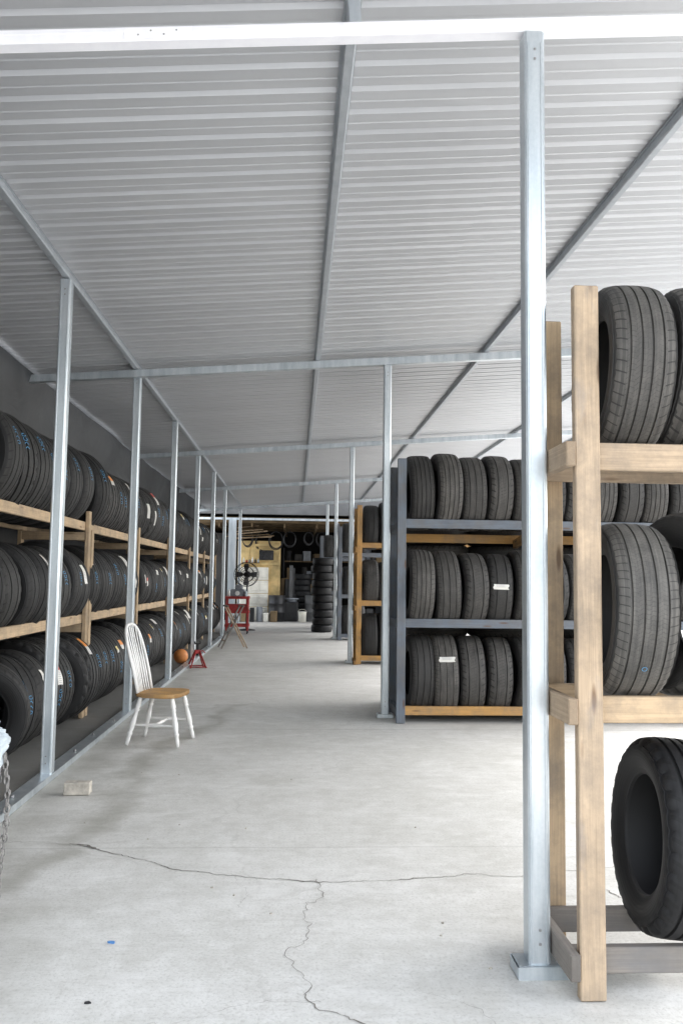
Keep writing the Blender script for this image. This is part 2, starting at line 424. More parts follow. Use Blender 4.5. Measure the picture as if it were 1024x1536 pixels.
for i, y in enumerate(BY):
    bm = bmesh.new()
    L = RX1 - RX0; xm = (RX0 + RX1) / 2
    if i == 0:
        add_box(bm, (L, .004, .052), (0, -.028, 0), bev=.001)
        add_box(bm, (L, .056, .004), (0, 0, .027), bev=.001)
        add_box(bm, (L, .056, .004), (0, 0, -.027), bev=.001)
        add_box(bm, (L, .003, .010), (0, -.0315, .010), bev=.001)
        add_box(bm, (.27, .0035, .046), (-1.78, -.0325, 0), bev=.001)
        for k in range(4):
            add_box(bm, (.007, .004, .007), (-1.86 + k * .05, -.036, -.008 + (k % 2) * .016), bev=.002, mi=1)
        o = obj_from_bm(bm, "cross_beam", [M['galvlit'], M['screw']], can, (xm, y, zb(xm) + FL + .030), (0, -ang, 0))
        for rx in RAILS:
            box("rail_bracket", (.05, .05, BT - FL - .06 - .004), ((rx - xm), 0, .030 + (BT - FL - .06) / 2), M['galvd'], o)
    else:
        add_box(bm, (L, .07, BT - .002), (0, 0, 0), bev=.005)
        obj_from_bm(bm, "cross_beam", [M['galv'], M['screw']], can, (xm, y, zb(xm) + BT / 2), (0, -ang, 0))
for x in RAILS:
    bm = bmesh.new()
    L = RY1 - RY0
    wd = .052
    add_box(bm, (wd, L, RT - .004), (0, 0, 0), bev=.006)
    add_box(bm, (wd + .022, L, .004), (0, 0, RT / 2 - .004), bev=0)
    obj_from_bm(bm, "roof_rail", [M['galvd']], can, (x, (RY0 + RY1) / 2, zb(x) + BT + RT / 2 - .001), (0, -ang, 0))
def post(x, y, top, s=.082, stub=False, foot=True):
    bm = bmesh.new(); h = top - .006
    add_box(bm, (s, s, h), (0, 0, h / 2 + .004), bev=.008)
    for sx in (-.026, .026):
        add_box(bm, (.008, .004, h - .1), (sx, -s / 2 - .001, h / 2), bev=.0015)
    for zz in (.12, .17, h - .08, h - .12):
        add_box(bm, (.010, .006, .010), (0, -s / 2 - .003, zz), bev=.002, mi=1)
    o = obj_from_bm(bm, "support_post", [M['galv'], M['screw']], can, (x, y, 0))
    if foot:
        bm = bmesh.new()
        if stub:
            W, D, H = .195, .115, .045; ox = .012
            add_box(bm, (W, D, .004), (ox, 0, .004), bev=0)
            add_box(bm, (W, .004, H), (ox, -D / 2, H / 2), bev=0)
            add_box(bm, (W, .004, H), (ox, D / 2, H / 2), bev=0)
            add_box(bm, (W - .01, D - .012, .004), (ox, 0, H), bev=0)
            add_box(bm, (.004, D - .01, H - .008), (ox - W / 2, 0, H / 2), bev=0)
            add_box(bm, (.02, .02, .014), (.072, -.03, H + .009), bev=.005, mi=1)
            add_box(bm, (.012, .012, .03), (.072, -.03, H + .018), bev=.003, mi=1)
        else:
            add_box(bm, (.17, .12, .04), (0, 0, .022), bev=.003)
            add_box(bm, (.02, .02, .02), (-.065, -.03, .05), bev=.004, mi=1)
        obj_from_bm(bm, "base_plate", [M['galv'], M['screw']], o, (0.0, 0, .0))
    return o
post(.922, 3.16, zb(.92) + FL, stub=True)
for y in BY[1:]: post(.965, y, zb(.965))
for y in BY: post(5.1, y, zb(5.1) + (FL if y < 4 else 0))
LP = [3.33, 6.14, 8.95, 11.76, 14.57, 17.38, 20.2]
for y in LP: post(-1.745, y, zb(-1.745) + BT - .003, foot=False)
post(-1.745, 25.9, zb(-1.745) + BT - .003, foot=True)
bm = bmesh.new(); L = 20.24 - 3.0
add_box(bm, (.10, L, .004), (0, 0, .006), bev=0)
add_box(bm, (.004, L, .045), (-.05, 0, .026), bev=0); add_box(bm, (.004, L, .045), (.05, 0, .026), bev=0)
add_box(bm, (.09, L, .004), (0, 0, .046), bev=0)
for k in range(int(L / .7)):
    add_box(bm, (.02, .02, .02), (random.uniform(-.02, .02), -L / 2 + .35 + k * .7, .058), bev=.005, mi=1)
obj_from_bm(bm, "floor_rail", [M['galv'], M['screw']], can, (-1.745, 3.0 + L / 2, 0))

# tarp on the wall side
bm = bmesh.new(); nx, nz = 220, 34
vv = [[None] * (nz + 1) for _ in range(nx + 1)]
for i in range(nx + 1):
    for j in range(nz + 1):
        y = 1.2 + 23.6 * i / nx
        z = j / nz * 3.60
        x = -3.10 + .05 * noise.noise(Vector((y * .7, z * .9, 1))) + .015 * noise.noise(Vector((y * 2.0 + z * 3, z * 1.4, 5)))
        if z > 2.3: x += (z - 2.3) * .20
        vv[i][j] = bm.verts.new((x, y, z))
for i in range(nx):
    for j in range(nz):
        bm.faces.new((vv[i][j], vv[i + 1][j], vv[i + 1][j + 1], vv[i][j + 1])).smooth = True
tp = obj_from_bm(bm, "tarpaulin", M['tarp'])
tag(tp, "dark grey tarpaulin stretched as a wall behind the long tyre rack", "tarpaulin")

# ---------------------------------------------------------------- tyres
def tyre_mesh(name, R, W, rb, mat, segs=80, grooves=(-.27, -.09, .09, .27), notch=3, deep=.010, cutd=.0045, gw=.0052, side=0, crown=.010):
    d = R - rb
    sh = crown
    left = [(-.34 * W, rb), (-.385 * W, rb + .004), (-.40 * W, rb + .018), (-.415 * W, rb + .022), (-.455 * W, rb + .25 * d), (-.495 * W, rb + .47 * d), (-.5 * W, rb + .58 * d),
            (-.492 * W, rb + .70 * d), (-.486 * W, rb + .74 * d), (-.487 * W, rb + .76 * d), (-.468 * W, R - .036), (-.448 * W, R - .024), (-.425 * W, R - sh - .006)]
    T = .40 * W
    tread = []
    for gq in grooves:
        gx = gq * W
        tread += [(gx - gw - .0014, 0), (gx - gw, deep), (gx + gw, deep), (gx + gw + .0014, 0)]
    full = [(-.39 * W, 0), (-.34 * W, 0)] + tread + [(.34 * W, 0), (.39 * W, 0)]
    tr = [(x, R - dep - sh * (abs(x) / T) ** 3.2) for x, dep in full]
    outer = left + tr + [(-x, r) for x, r in reversed(left)]
    inner = [(.37 * W, rb + .012), (.44 * W, rb + .3 * d), (.465 * W, rb + .55 * d), (.42 * W, R - .040), (.2 * W, R - .028), (-.2 * W, R - .028), (-.42 * W, R - .040), (-.465 * W, rb + .55 * d), (-.44 * W, rb + .3 * d), (-.37 * W, rb + .012)]
    prof = outer + inner
    bm = bmesh.new(); rings = []
    for i in range(segs):
        a = 2 * pi * i / segs; ring = []
        cut = (i % notch == 0)
        for k, (x, r) in enumerate(prof):
            if cut and k < len(outer) and abs(x) > .38 * W and r > R - .038:
                if r > R - .028: r -= cutd
                if side: x -= math.copysign(side, x)
            ring.append(bm.verts.new((x, r * math.cos(a), r * math.sin(a))))
        rings.append(ring)
    n = len(prof)
    for i in range(segs):
        A = rings[i]; B = rings[(i + 1) % segs]
        for k in range(n):
            bm.faces.new((A[k], B[k], B[(k + 1) % n], A[(k + 1) % n]))
    bmesh.ops.recalc_face_normals(bm, faces=bm.faces)
    me = bpy.data.meshes.new(name); bm.to_mesh(me); bm.free()
    me.materials.append(mat); me.shade_smooth(); me.set_sharp_from_angle(angle=math.radians(34))
    return me
newb, newd = (.014, .014, .015), (.065, .062, .058)
usedb, usedd = (.022, .0215, .0215), (.115, .107, .098)
cb, cd = (.025, .0245, .024), (.145, .134, .12)
TM = {
 'n1': (tyre_mesh("tyre_mesh_touring", .42, .275, .235, rubber("rubber_new_touring", .42, .275, 84, 14, newb, newd, .45, .6, .16, .3), 84, (-.22, 0, .22), 3, .008, .004, .004, .002, .014), .42, .275),
 'n2': (tyre_mesh("tyre_mesh_wide", .395, .27, .235, rubber("rubber_new_wide", .395, .27, 70, 22, newb, newd, .55, .7, .2, .3), 81, (-.16, .16), 3, .008, .004, .005, .002, .014), .395, .27),
 'n3': (tyre_mesh("tyre_mesh_offroad", .41, .285, .22, rubber("rubber_offroad", .41, .285, 36, 16, newb, newd, .5, .85, .3, .5), 96, (-.22, 0, .22), 4, .014, .013, .007, .007, .012), .41, .285),
 'u1': (tyre_mesh("tyre_mesh_worn", .41, .262, .225, rubber("rubber_worn_a", .41, .262, 100, 10, usedb, usedd, .7, .5, .14, .4), 90, (-.27, -.09, .09, .27), 3, .0075, .003, .0034, .001), .41, .262),
 'u2': (tyre_mesh("tyre_mesh_worn_dense", .405, .262, .225, rubber("rubber_worn_b", .405, .262, 130, 24, usedb, usedd, .8, .6, .16, .4), 84, (-.25, 0, .25), 3, .0075, .003, .003, .001), .405, .262),
 'u3': (tyre_mesh("tyre_mesh_worn_block", .405, .262, .225, rubber("rubber_worn_c", .405, .262, 76, 30, usedb, usedd, .6, .75, .22, .45), 88, (-.2, .2), 4, .0085, .006, .0045, .003), .405, .262),
 'c1': (tyre_mesh("tyre_mesh_road", .36, .25, .215, rubber("rubber_road_a", .36, .25, 104, 14, cb, cd, .85, .5, .13, .35), 126, (-.25, -.08, .08, .25), 3, .0073, .002, .0028, .001, .013), .36, .25),
 'c2': (tyre_mesh("tyre_mesh_road_worn", .345, .24, .215, rubber("rubber_road_b", .345, .24, 130, 6, (.028, .0275, .027), (.165, .154, .138), .9, .45, .12, .35), 120, (-.27, -.09, .09, .27), 3, .0072, .002, .0025, .001, .013), .345, .24),
 'c4': (tyre_mesh("tyre_mesh_road_slant", .36, .25, .215, rubber("rubber_road_d", .36, .25, 76, 30, cb, cd, .7, .7, .18, .4), 120, (-.20, .0, .20), 3, .0073, .004, .003, .002, .015), .36, .25),
 'c3': (tyre_mesh("tyre_mesh_sport", .36, .245, .215, rubber("rubber_road_c", .36, .245, 60, 18, (.011, .011, .012), (.05, .05, .05), .4, .7, .22, .5), 120, (-.24, -.07, .07, .24), 4, .009, .008, .005, .005), .36, .245),
 's1': (tyre_mesh("tyre_mesh_small", .29, .2, .19, rubber("rubber_small", .29, .2, 60, 18, (.009, .009, .010), (.018, .018, .018), .4), 60, (-.2, .0, .2)), .29, .2),
}
STK = {}
def sticker_mesh(R, arc, w, mi):
    k = (R, arc, w, mi)
    if k in STK: return STK[k]
    bm = bmesh.new(); n = 8; prev = None
    for i in range(n + 1):
        a = (i / n - .5) * arc / R
        va = [bm.verts.new((sx * w / 2 + .006 * math.sin(i * .9 + mi), (R + .002) * math.cos(a), (R + .002) * math.sin(a))) for sx in (-1, 1)]
        if prev: bm.faces.new((prev[0], prev[1], va[1], va[0]))
        prev = va
    me = bpy.data.meshes.new("sticker_mesh"); bm.to_mesh(me); bm.free(); me.materials.append(STM[mi])
    STK[k] = me; return me
def chalk_mesh(R, seed_, ring=False):
    rs = random.Random(seed_); bm = bmesh.new(); strokes = []
    if ring: strokes = [[(.009 * math.cos(2 * pi * i / 12), .009 * math.sin(2 * pi * i / 12)) for i in range(13)]]
    else:
        for c in range(4):
            cy = (c - 1.5) * .036
            if rs.random() < .5: strokes.append([(.022 * math.cos(1.7 * pi * i / 9 + c), cy + .012 * math.sin(1.7 * pi * i / 9 + c)) for i in range(10)])
            else: strokes.append([(-.022, cy - .006), (.0, cy + .012), (.022, cy - .003)])
    wl = .0010 if ring else .0024
    for st in strokes:
        pts = [Vector((x, (R + .0025) * math.cos(y / R), (R + .0025) * math.sin(y / R))) for x, y in st]
        for p, q in zip(pts, pts[1:]):
            t = (q - p).normalized(); nrm = Vector((0, p.y, p.z)).normalized(); s_ = t.cross(nrm) * wl
            bm.faces.new([bm.verts.new(v) for v in (p - s_, q - s_, q + s_, p + s_)])
    me = bpy.data.meshes.new("chalk_mesh"); bm.to_mesh(me); bm.free(); me.materials.append(M['chalk']); return me
CH = {}
ntyre = 0
def tyre(kind, loc, axis='X', yaw=0, tilt=0, label="", group="", sticker=None, sang=0, chalk=False, scale=1):
    global ntyre; ntyre += 1
    me, R, W = TM[kind]
    o = bpy.data.objects.new("tyre", me); C.objects.link(o)
    o.location = loc
    spin = random.uniform(0, 2 * pi)
    base = -pi / 2 if axis == 'Y' else 0
    Rm = Matrix.Rotation(base + yaw, 4, 'Z') @ Matrix.Rotation(tilt, 4, 'Y') @ Matrix.Rotation(spin, 4, 'X')
    o.rotation_euler = Rm.to_euler(); o.scale = (scale,) * 3
    tag(o, label, "tyre", group)
    front = 0 if axis == 'Y' else pi
    if sticker is not None:
        s = bpy.data.objects.new("sticker", sticker_mesh(R, sticker[0], sticker[1], sticker[2])); C.objects.link(s)
        s.parent = o
        s.rotation_euler = (front + (sang if axis == 'Y' else -sang) - spin, 0, 0); s.location = (sticker[3], 0, 0)
    if chalk:
        key = (R, random.randint(0, 2), chalk == 'ring')
        if key not in CH: CH[key] = chalk_mesh(R, key[1], key[2])
        s = bpy.data.objects.new("chalk_mark", CH[key]); C.objects.link(s); s.parent = o
        ca = sang - .5 if sticker is not None else sang
        s.rotation_euler = (front + (ca if axis == 'Y' else -ca) - spin, 0, 0)
    return o

# ---------------------------------------------------------------- long wall rack
rk = empty("tyre_rack", (-2.5, 4.3, 0))
tag(rk, "long pine three-tier rack full of tyres along the tarpaulin wall", "rack", "tyre racks")
O = Vector((-2.5, 4.3, 0))
XF, XB = -2.20, -2.80
SZ = [(.0, .0), (.965, 1.055), (1.91, 2.0)]
UY = [5.98, 8.72, 11.46, 14.2, 16.94, 19.68, 22.42]
random.seed(11)
for zlo, zhi in SZ[1:]:
    ys = [4.3, 8.74, 14.22, 19.7, 22.5]
    for x in (XF, XB):
        for a, b in zip(ys, ys[1:]):
            board("shelf_beam", (x, a + .002, (zlo + zhi) / 2 + random.uniform(-.010, .010)), (x, b - .002, (zlo + zhi) / 2 + random.uniform(-.010, .010)), .038, zhi - zlo, M['wood'], rk, O)
for y in UY:
    dx = random.uniform(-.006, .006)
    board("upright", (XF + .042, y, .004), (XF + .042, y + dx, 2.12), .04, .09, M['wood'], rk, O, up=(0, 1, 0))
    if y in (8.72, 14.2): board("upright", (XF + .042, y + .13, .004), (XF + .042, y + .14, 1.93), .04, .09, M['wood'], rk, O, up=(0, 1, 0))
    board("upright", (XB - .042, y, .004), (XB - .042, y, 2.3), .04, .09, M['wood'], rk, O, up=(0, 1, 0))
    for zlo, zhi in SZ[1:]:
        board("cross_brace", (XB - .02, y - .02, zlo - .05), (XF + .02, y - .02, zlo - .05), .036, .085, M['wood'], rk, O)

random.seed(33)
edges_ = [4.42] + UY
LB = {'n1': "black new road tyre standing on the pine wall rack", 'n2': "black wide-groove tyre standing on the pine wall rack", 'n3': "black chunky off-road tyre standing on the pine wall rack"}
for r, (zlo, zhi) in enumerate(SZ):
    for bi, (a, b) in enumerate(zip(edges_, edges_[1:])):
        if r == 0 and bi == 0: continue
        y = a + .12
        gyaw = -.25
        first = True; k = 0; open_ = 0
        while y < b - .27:
            kinds = {0: ['n3', 'n2', 'n1'], 1: ['n1', 'n2', 'n1'], 2: ['n1', 'n3', 'n1']}[r]
            newg = first or random.random() < .34
            if newg:
                kind = random.choice(kinds); gyaw = random.uniform(-.40, -.02); open_ = random.uniform(.02, .06) if not first else 0
            if r == 0 and 6.9 < y < 8.6: kind = 'n3'
            if r == 0 and y < 6.9: kind = 'n2'
            sc_ = random.uniform(.97, 1.0)
            if r == 2: sc_ = random.uniform(1.02, 1.07) if kind == 'n1' else 1.04
            if r == 0: sc_ = 1.07 if kind == 'n3' else 1.04 if kind == 'n2' else 1
            me, R, W = TM[kind]; R *= sc_; W *= sc_
            half = .28
            cz = (zhi + math.sqrt(R * R - half * half) + .004) if r else R + .012
            st = None; chk = False; sa = 0
            if random.random() < (.55 if r == 1 else .38) and not (r == 2 and y < 9):
                st = (random.choice([.08, .12, .2]), random.choice([.04, .06, .08]), random.choice([0, 0, 1, 0, 2, 3]), random.uniform(-.04, .04))
                sa = random.uniform(-.1, .75)
                if r == 0: sa = random.uniform(.3, .95)
            if random.random() < (.7 if st is None else .3) or (r == 2 and y < 9): chk = True
            if st is None: sa = random.uniform(-.1, .5)
            yaw = gyaw + random.uniform(-.05, .05); tilt = random.uniform(-.10, .10)
            extra = open_ if newg else 0
            if r == 0 and bi in (1, 3) and k in (0, 5):
                yaw = random.uniform(.25, .38); extra = .03 if k else 0
                tilt = random.uniform(.05, .13)
                if y < 6.9: extra = .10
            elif first and random.random() < .5: yaw += .2
            x = (-2.48 if r else -2.40) + random.uniform(-.035, .035)
            nm = LB[kind]
            if r == 0: nm = nm.replace("standing on the pine wall rack", "standing on the floor under rack")
            if st: nm = nm.replace(" standing", " with paper sticker")
            tyre(kind, (x, y + W / 2 + extra, cz), 'Y', yaw, tilt, nm, "tyres on the wall rack", st, sa, chk, sc_)
            y += W / math.cos(yaw) + .008 + random.uniform(.0, .02) + extra * 1.3
            first = False; k += 1

# ---------------------------------------------------------------- free-standing racks
def rack(name_label, x0, x1, yf, yb, shelves, top, mf, mb, mu, ups, backdrop=(0, 0, 0)):
    o = empty("tyre_rack", (x0, yf, 0)); tag(o, name_label, "rack", "tyre racks")
    org = Vector((x0, yf, 0))
    for i, (zlo, zhi) in enumerate(shelves):
        m1 = mf[i] if isinstance(mf, list) else mf
        m2 = mb[i] if isinstance(mb, list) else mb
        board("shelf_beam", (x0 + .09, yf + .02, (zlo + zhi) / 2), (x1, yf + .02, (zlo + zhi) / 2), .038, zhi - zlo, m1, o, org)
        board("shelf_beam", (x0 + .09, yb - .02, (zlo + zhi) / 2 - backdrop[i]), (x1, yb - .02, (zlo + zhi) / 2 - backdrop[i]), .038, zhi - zlo, m2, o, org)
    for k, ux in enumerate(ups):
        board("upright", (ux + .045, yf - .022, .003), (ux + .045, yf - .022, top), .09, .04, mu, o, org, up=(0, 1, 0))
        board("upright", (ux + .045, yb + .022, .003), (ux + .045, yb + .022, top - .01), .09, .04, mu, o, org, up=(0, 1, 0))
    return o, org
o2, g2 = rack("slate-painted timber tyre rack with orange back boards facing the aisle", 1.04, 4.75, 8.5, 9.08,
     [(.08, .17), (.965, 1.055), (1.99, 2.085)], 2.71, [M['orange'], M['slate'], M['slate']], M['orange'], M['slate'], [1.04, 4.66], (0, .02, .125))
board("cross_brace", (2.42, 8.50, 1.935), (2.42, 9.04, 1.86), .05, .09, M['orange'], o2, g2)
for z in (.4, 1.3, 2.3):
    board("cross_brace", (1.06, 8.46, z - .30), (1.06, 9.1, z - .30), .035, .09, M['slate'], o2, g2)
random.seed(5)
for r, zt in enumerate((.17, 1.055, 2.085)):
    x = 1.165; k = 0
    while x < 4.5:
        kind = random.choice(['u1', 'u1', 'u2', 'u3'])
        if r == 0 and k == 1: kind = 'u2'
        me, R, W = TM[kind]
        st = None; sa = 0
        if r == 1 and k == 3: st = (.055, .16, 0, -.01); sa = .12
        if r == 0 and k == 1: st = (.055, .16, 0, 0.01); sa = .45
        if k > 5 and random.random() < .2: st = (.06, .12, 0, 0); sa = .3
        lab = "worn grey-black tyre standing on slate timber rack"
        if st: lab = "worn grey-black tyre with white paper sticker on slate rack"
        s_ = random.uniform(.97, 1.01)
        tyre(kind, (x + W / 2, 8.79 + random.uniform(-.02, .02), zt + math.sqrt((R * s_) ** 2 - .27 ** 2) + .003), 'X', random.uniform(-.06, .06), random.uniform(-.04, .04), lab, "tyres on the slate rack", st, sa, False, s_)
        x += W + random.uniform(.006, .022); k += 1
for cx in (1.62, 2.43, 3.24, 4.05):
    for i in range(8):
        me, R, W = TM['u3']
        o = bpy.data.objects.new("tyre", me); C.objects.link(o); o.location = (cx + random.uniform(-.02, .02), 9.72 + random.uniform(-.03, .03), .14 + i * .265)
        o.rotation_euler = (0, pi / 2, random.uniform(0, 6)); tag(o, "dark tyre lying flat in a stack behind the slate rack", "tyre", "stacked tyres"); ntyre += 1
o3, g3 = rack("orange-stained timber tyre rack standing by a steel post", 1.05, 3.3, 14.3, 14.9,
     [(.06, .15), (1.0, 1.09), (2.0, 2.09)], 2.74, M['orange'], M['orange'], M['orange'], [1.05, 3.2])
for z in (.1, 1.04, 2.04):
    board("cross_brace", (1.03, 14.2, z - .08), (1.03, 14.95, z - .08), .035, .09, M['orange'], o3, g3)
for r, zt in enumerate((.15, 1.09, 2.09)):
    x = 1.17
    while x < 1.9:
        kind = random.choice(['n1', 'u1', 'n2']); me, R, W = TM[kind]
        tyre(kind, (x + W / 2, 14.6, zt + math.sqrt(R * R - .28 ** 2) + .003), 'X', random.uniform(-.04, .04), random.uniform(-.03, .03), "dark tyre standing on orange timber rack", "tyres on the orange rack")
        x += W + .012
for (x0, yy, nm) in ((1.02, 19.9, "grey timber tyre rack standing near a steel post"), (.72, 24.4, "grey timber tyre rack near the workshop entrance")):
    o4, g4 = rack(nm, x0, x0 + 1.3, yy, yy + .6, [(.06, .15), (1.0, 1.09), (2.0, 2.09)], 2.72, M['slate'], M['slate'], M['slate'], [x0, x0 + 1.2])
    for r, zt in enumerate((.15, 1.09, 2.09)):
        x = x0 + .11
        while x < x0 + .6:
            kind = random.choice(['n1', 'n2']); me, R, W = TM[kind]
            tyre(kind, (x + W / 2, yy + .3, zt + math.sqrt(R * R - .28 ** 2) + .003), 'X', random.uniform(-.04, .04), 0, "dark tyre standing on grey timber rack", "tyres on the grey racks")
            x += W + .012

# ---------------------------------------------------------------- near rack
on = empty("tyre_rack", (1.05, 3.16, 0)); gn = Vector((1.05, 3.16, 0))
tag(on, "pine timber tyre rack with weathered grey lower rails", "rack", "tyre racks")
YF, YB = 2.955, 3.385
board("upright", (1.056, YF, .003), (1.056, YF, 2.55), .092, .04, M['woodside'], on, gn, up=(0, 1, 0))
board("upright", (1.056, YB, .003), (1.056, YB, 2.55), .092, .04, M['wood'], on, gn, up=(0, 1, 0))
board("upright", (2.9, YF, .003), (2.9, YF, 2.55), .092, .04, M['wood'], on, gn, up=(0, 1, 0))
board("upright", (2.9, YB, .003), (2.9, YB, 2.55), .092, .04, M['wood'], on, gn, up=(0, 1, 0))
for (zlo, zhi), mm in (((.075, .165), M['woodgrey']), ((.945, 1.04), M['wood']), ((1.865, 1.968), M['woodside'])):
    zc = (zlo + zhi) / 2; hh = zhi - zlo
    board("shelf_beam", (1.105 if zlo > .5 else 1.0, YF + .042, zc), (2.95, YF + .042, zc), .038, hh, mm, on, gn)
    board("shelf_beam", (1.0, YB - .042, zc), (2.95, YB - .042, zc), .038, hh, M['woodgrey'] if zlo < .5 else mm, on, gn)
    board("cross_brace", (.9885, YF - .035, zc), (.9885, YB + .07, zc), .036, .092, M['woodgrey'] if zlo < .5 else M['woodside'], on, gn)
YC = (YF + YB) / 2
def neart(kind, xc, zt, yaw, tilt, lab, st=None, sa=0, chalk=False, s=1):
    R = TM[kind][1] * s
    tyre(kind, (xc, YC, zt + math.sqrt(R * R - .155 ** 2) + .004), 'X', yaw, tilt, lab, "tyres on the near pine rack", st, sa, chalk, s)
neart('c1', 1.272, 1.968, -.09, .035, "worn brown-dusted tyre on top tier of pine rack", s=.95)
neart('c4', 1.535, 1.968, -.11, .08, "worn tyre leaning on top tier of pine rack", s=.95)
neart('c2', 1.79, 1.968, 0, 0, "worn tyre on top tier of pine rack")
neart('c2', 1.272, 1.04, -.10, .04, "worn grey tyre with small blue ring mark on middle tier", None, -.62, 'ring', .98)
neart('c4', 1.535, 1.04, .12, .10, "worn tyre leaning on middle tier of pine rack")
neart('c1', 1.82, 1.04, 0, 0, "worn tyre on middle tier of pine rack")
neart('c3', 1.435, .165, -.08, .07, "glossy black sport tyre standing alone on lowest rails")

# ---------------------------------------------------------------- chair
ch = empty("wooden_chair", (-1.155, 7.5, 0), (0, 0, math.radians(-11)))
tag(ch, "white spindle-back chair with natural oak seat beside steel posts", "chair")
bm = bmesh.new()
def outline(sc, z, n=40):
    vs = []
    for i in range(n):
        a = 2 * pi * i / n; ca, sa = math.cos(a), math.sin(a)
        e = .62
        x = .215 * sc * abs(ca) ** e * (1 if ca > 0 else -1); y = .225 * sc * abs(sa) ** e * (1 if sa > 0 else -1)
        y *= 1.0 + .10 * (x / .215)
        vs.append(bm.verts.new((x, y, z)))
    return vs
L = [outline(.90, .405), outline(.97, .41), outline(1.0, .422), outline(1.0, .434), outline(.975, .443), outline(.9, .445), outline(.6, .436), outline(.25, .434)]
for A, B in zip(L, L[1:]):
    for k in range(40): bm.faces.new((A[k], A[(k + 1) % 40], B[(k + 1) % 40], B[k]))
bm.faces.new(L[0][::-1]); bm.faces.new(L[-1])
obj_from_bm(bm, "seat", M['oak'], ch, smooth=40)
LEG = [(0, .016), (.05, .017), (.12, .021), (.2, .024), (.24, .017), (.26, .024), (.28, .024), (.30, .016), (.42, .020), (.55, .025), (.66, .021), (.72, .016), (.74, .023), (.77, .023), (.79, .016), (.88, .0185), (1, .0145)]
feet = {}
for sx in (-1, 1):
    for sy in (-1, 1):
        p0 = Vector((.14 * sx, .15 * sy, .412)); p1 = Vector((.225 * sx + (-.01 if sx < 0 else 0), .21 * sy, .004))
        feet[(sx, sy)] = (p0, p1)
        bm = bmesh.new(); lathe_line(bm, p0, p1, LEG)
        obj_from_bm(bm, "leg", M['white'], ch)
SP = [(0, .008), (.15, .010), (.35, .013), (.45, .017), (.5, .018), (.55, .017), (.65, .013), (.85, .010), (1, .008)]
mids = []
for sy in (-1, 1):
    a = feet[(-1, sy)][0].lerp(feet[(-1, sy)][1], .58); b = feet[(1, sy)][0].lerp(feet[(1, sy)][1], .58)
    bm = bmesh.new(); lathe_line(bm, a, b, SP, 10); obj_from_bm(bm, "stretcher", M['white'], ch); mids.append((a + b) / 2)
bm = bmesh.new(); lathe_line(bm, mids[0], mids[1], SP, 10); obj_from_bm(bm, "stretcher", M['white'], ch)
bm = bmesh.new()
def bow(t):
    a = pi * t
    s = math.sin(a) ** .62
    y = math.copysign(abs(math.cos(a)) ** .62, -math.cos(a)) * (.165 + .035 * min(1, s * 1.2))
    z = .44 + .585 * s; x = -.165 - .155 * (s) ** 1.15
    return Vector((x, y, z))
bp = [bow(i / 40) for i in range(41)]
sweep(bm, bp, .0135, 10)
for k in range(7):
    f = (k - 3) / 3.5
    y0 = f * .135; base = Vector((-.18 + .015 * abs(f), y0, .44))
    ty = f * .165
    best = min(bp, key=lambda p: abs(p.y - ty) if p.z > .75 else 9)
    pts = [base.lerp(best, i / 10) for i in range(11)]
    sweep(bm, pts, lambda s: .007 + .005 * math.exp(-((s - .42) / .2) ** 2), 8)
obj_from_bm(bm, "backrest", M['white'], ch)

# ---------------------------------------------------------------- small things
bm = bmesh.new(); add_box(bm, (.17, .085, .082), (0, 0, .041), bev=.006)
bmesh.ops.subdivide_edges(bm, edges=bm.edges[:], cuts=3, use_grid_fill=True)
for v in bm.verts: v.co += Vector((noise.noise(v.co * 30), noise.noise(v.co * 30 + Vector((5, 0, 0))), noise.noise(v.co * 30 + Vector((0, 9, 0))))) * .004
b_ = obj_from_bm(bm, "brick", M['brick'], loc=(-1.42, 5.72, .003), rot=(0, 0, .05)); tag(b_, "pale chipped concrete brick lying on the floor", "brick")

bm = bmesh.new(); bmesh.ops.create_uvsphere(bm, u_segments=48, v_segments=32, radius=.12)
for v in bm.verts:
    c = v.co.normalized(); dmin = min(abs(c.x), abs(c.y), abs(c.x * c.x - .45) if abs(c.x) > .4 else 1)
    if dmin < .03: v.co *= .988
bl = obj_from_bm(bm, "basketball", M['ball'], loc=(-1.90, 14.2, .124), rot=(.4, .3, .2), smooth=60); tag(bl, "orange-brown basketball on the floor by the wall rack", "ball")

def jack_stand(loc):
    e = empty("jack_stand", loc, (0, 0, .3)); tag(e, "red steel jack stand on the concrete floor", "jack stand")
    bm = bmesh.new()
    for sx in (-1, 1):
        for sy in (-1, 1):
            sweep(bm, [(.13 * sx, .13 * sy, .004), (.115 * sx, .115 * sy, .03), (.035 * sx, .035 * sy, .25)], .016, 4)
        sweep(bm, [(.12 * sx, -.12, .02), (.12 * sx, .12, .02)], .009, 4)
        sweep(bm, [(-.12, .12 * sx, .02), (.12, .12 * sx, .02)], .009, 4)
        sweep(bm, [(.078 * sx, -.078, .13), (.078 * sx, .078, .13)], .009, 4)
    add_box(bm, (.085, .085, .06), (0, 0, .255))
    obj_from_bm(bm, "base", M['red'], e)
    bm = bmesh.new(); add_box(bm, (.04, .03, .2), (0, 0, .29)); add_box(bm, (.1, .045, .02), (0, 0, .385)); add_box(bm, (.018, .045, .03), (-.043, 0, .405)); add_box(bm, (.018, .045, .03), (.043, 0, .405))
    obj_from_bm(bm, "ratchet_column", M['black'], e)
    bm = bmesh.new(); sweep(bm, [(.04, 0, .26), (.09, 0, .27), (.13, 0, .23)], .008, 6); obj_from_bm(bm, "handle", M['red'], e)
jack_stand((-1.56, 13.6, 0))

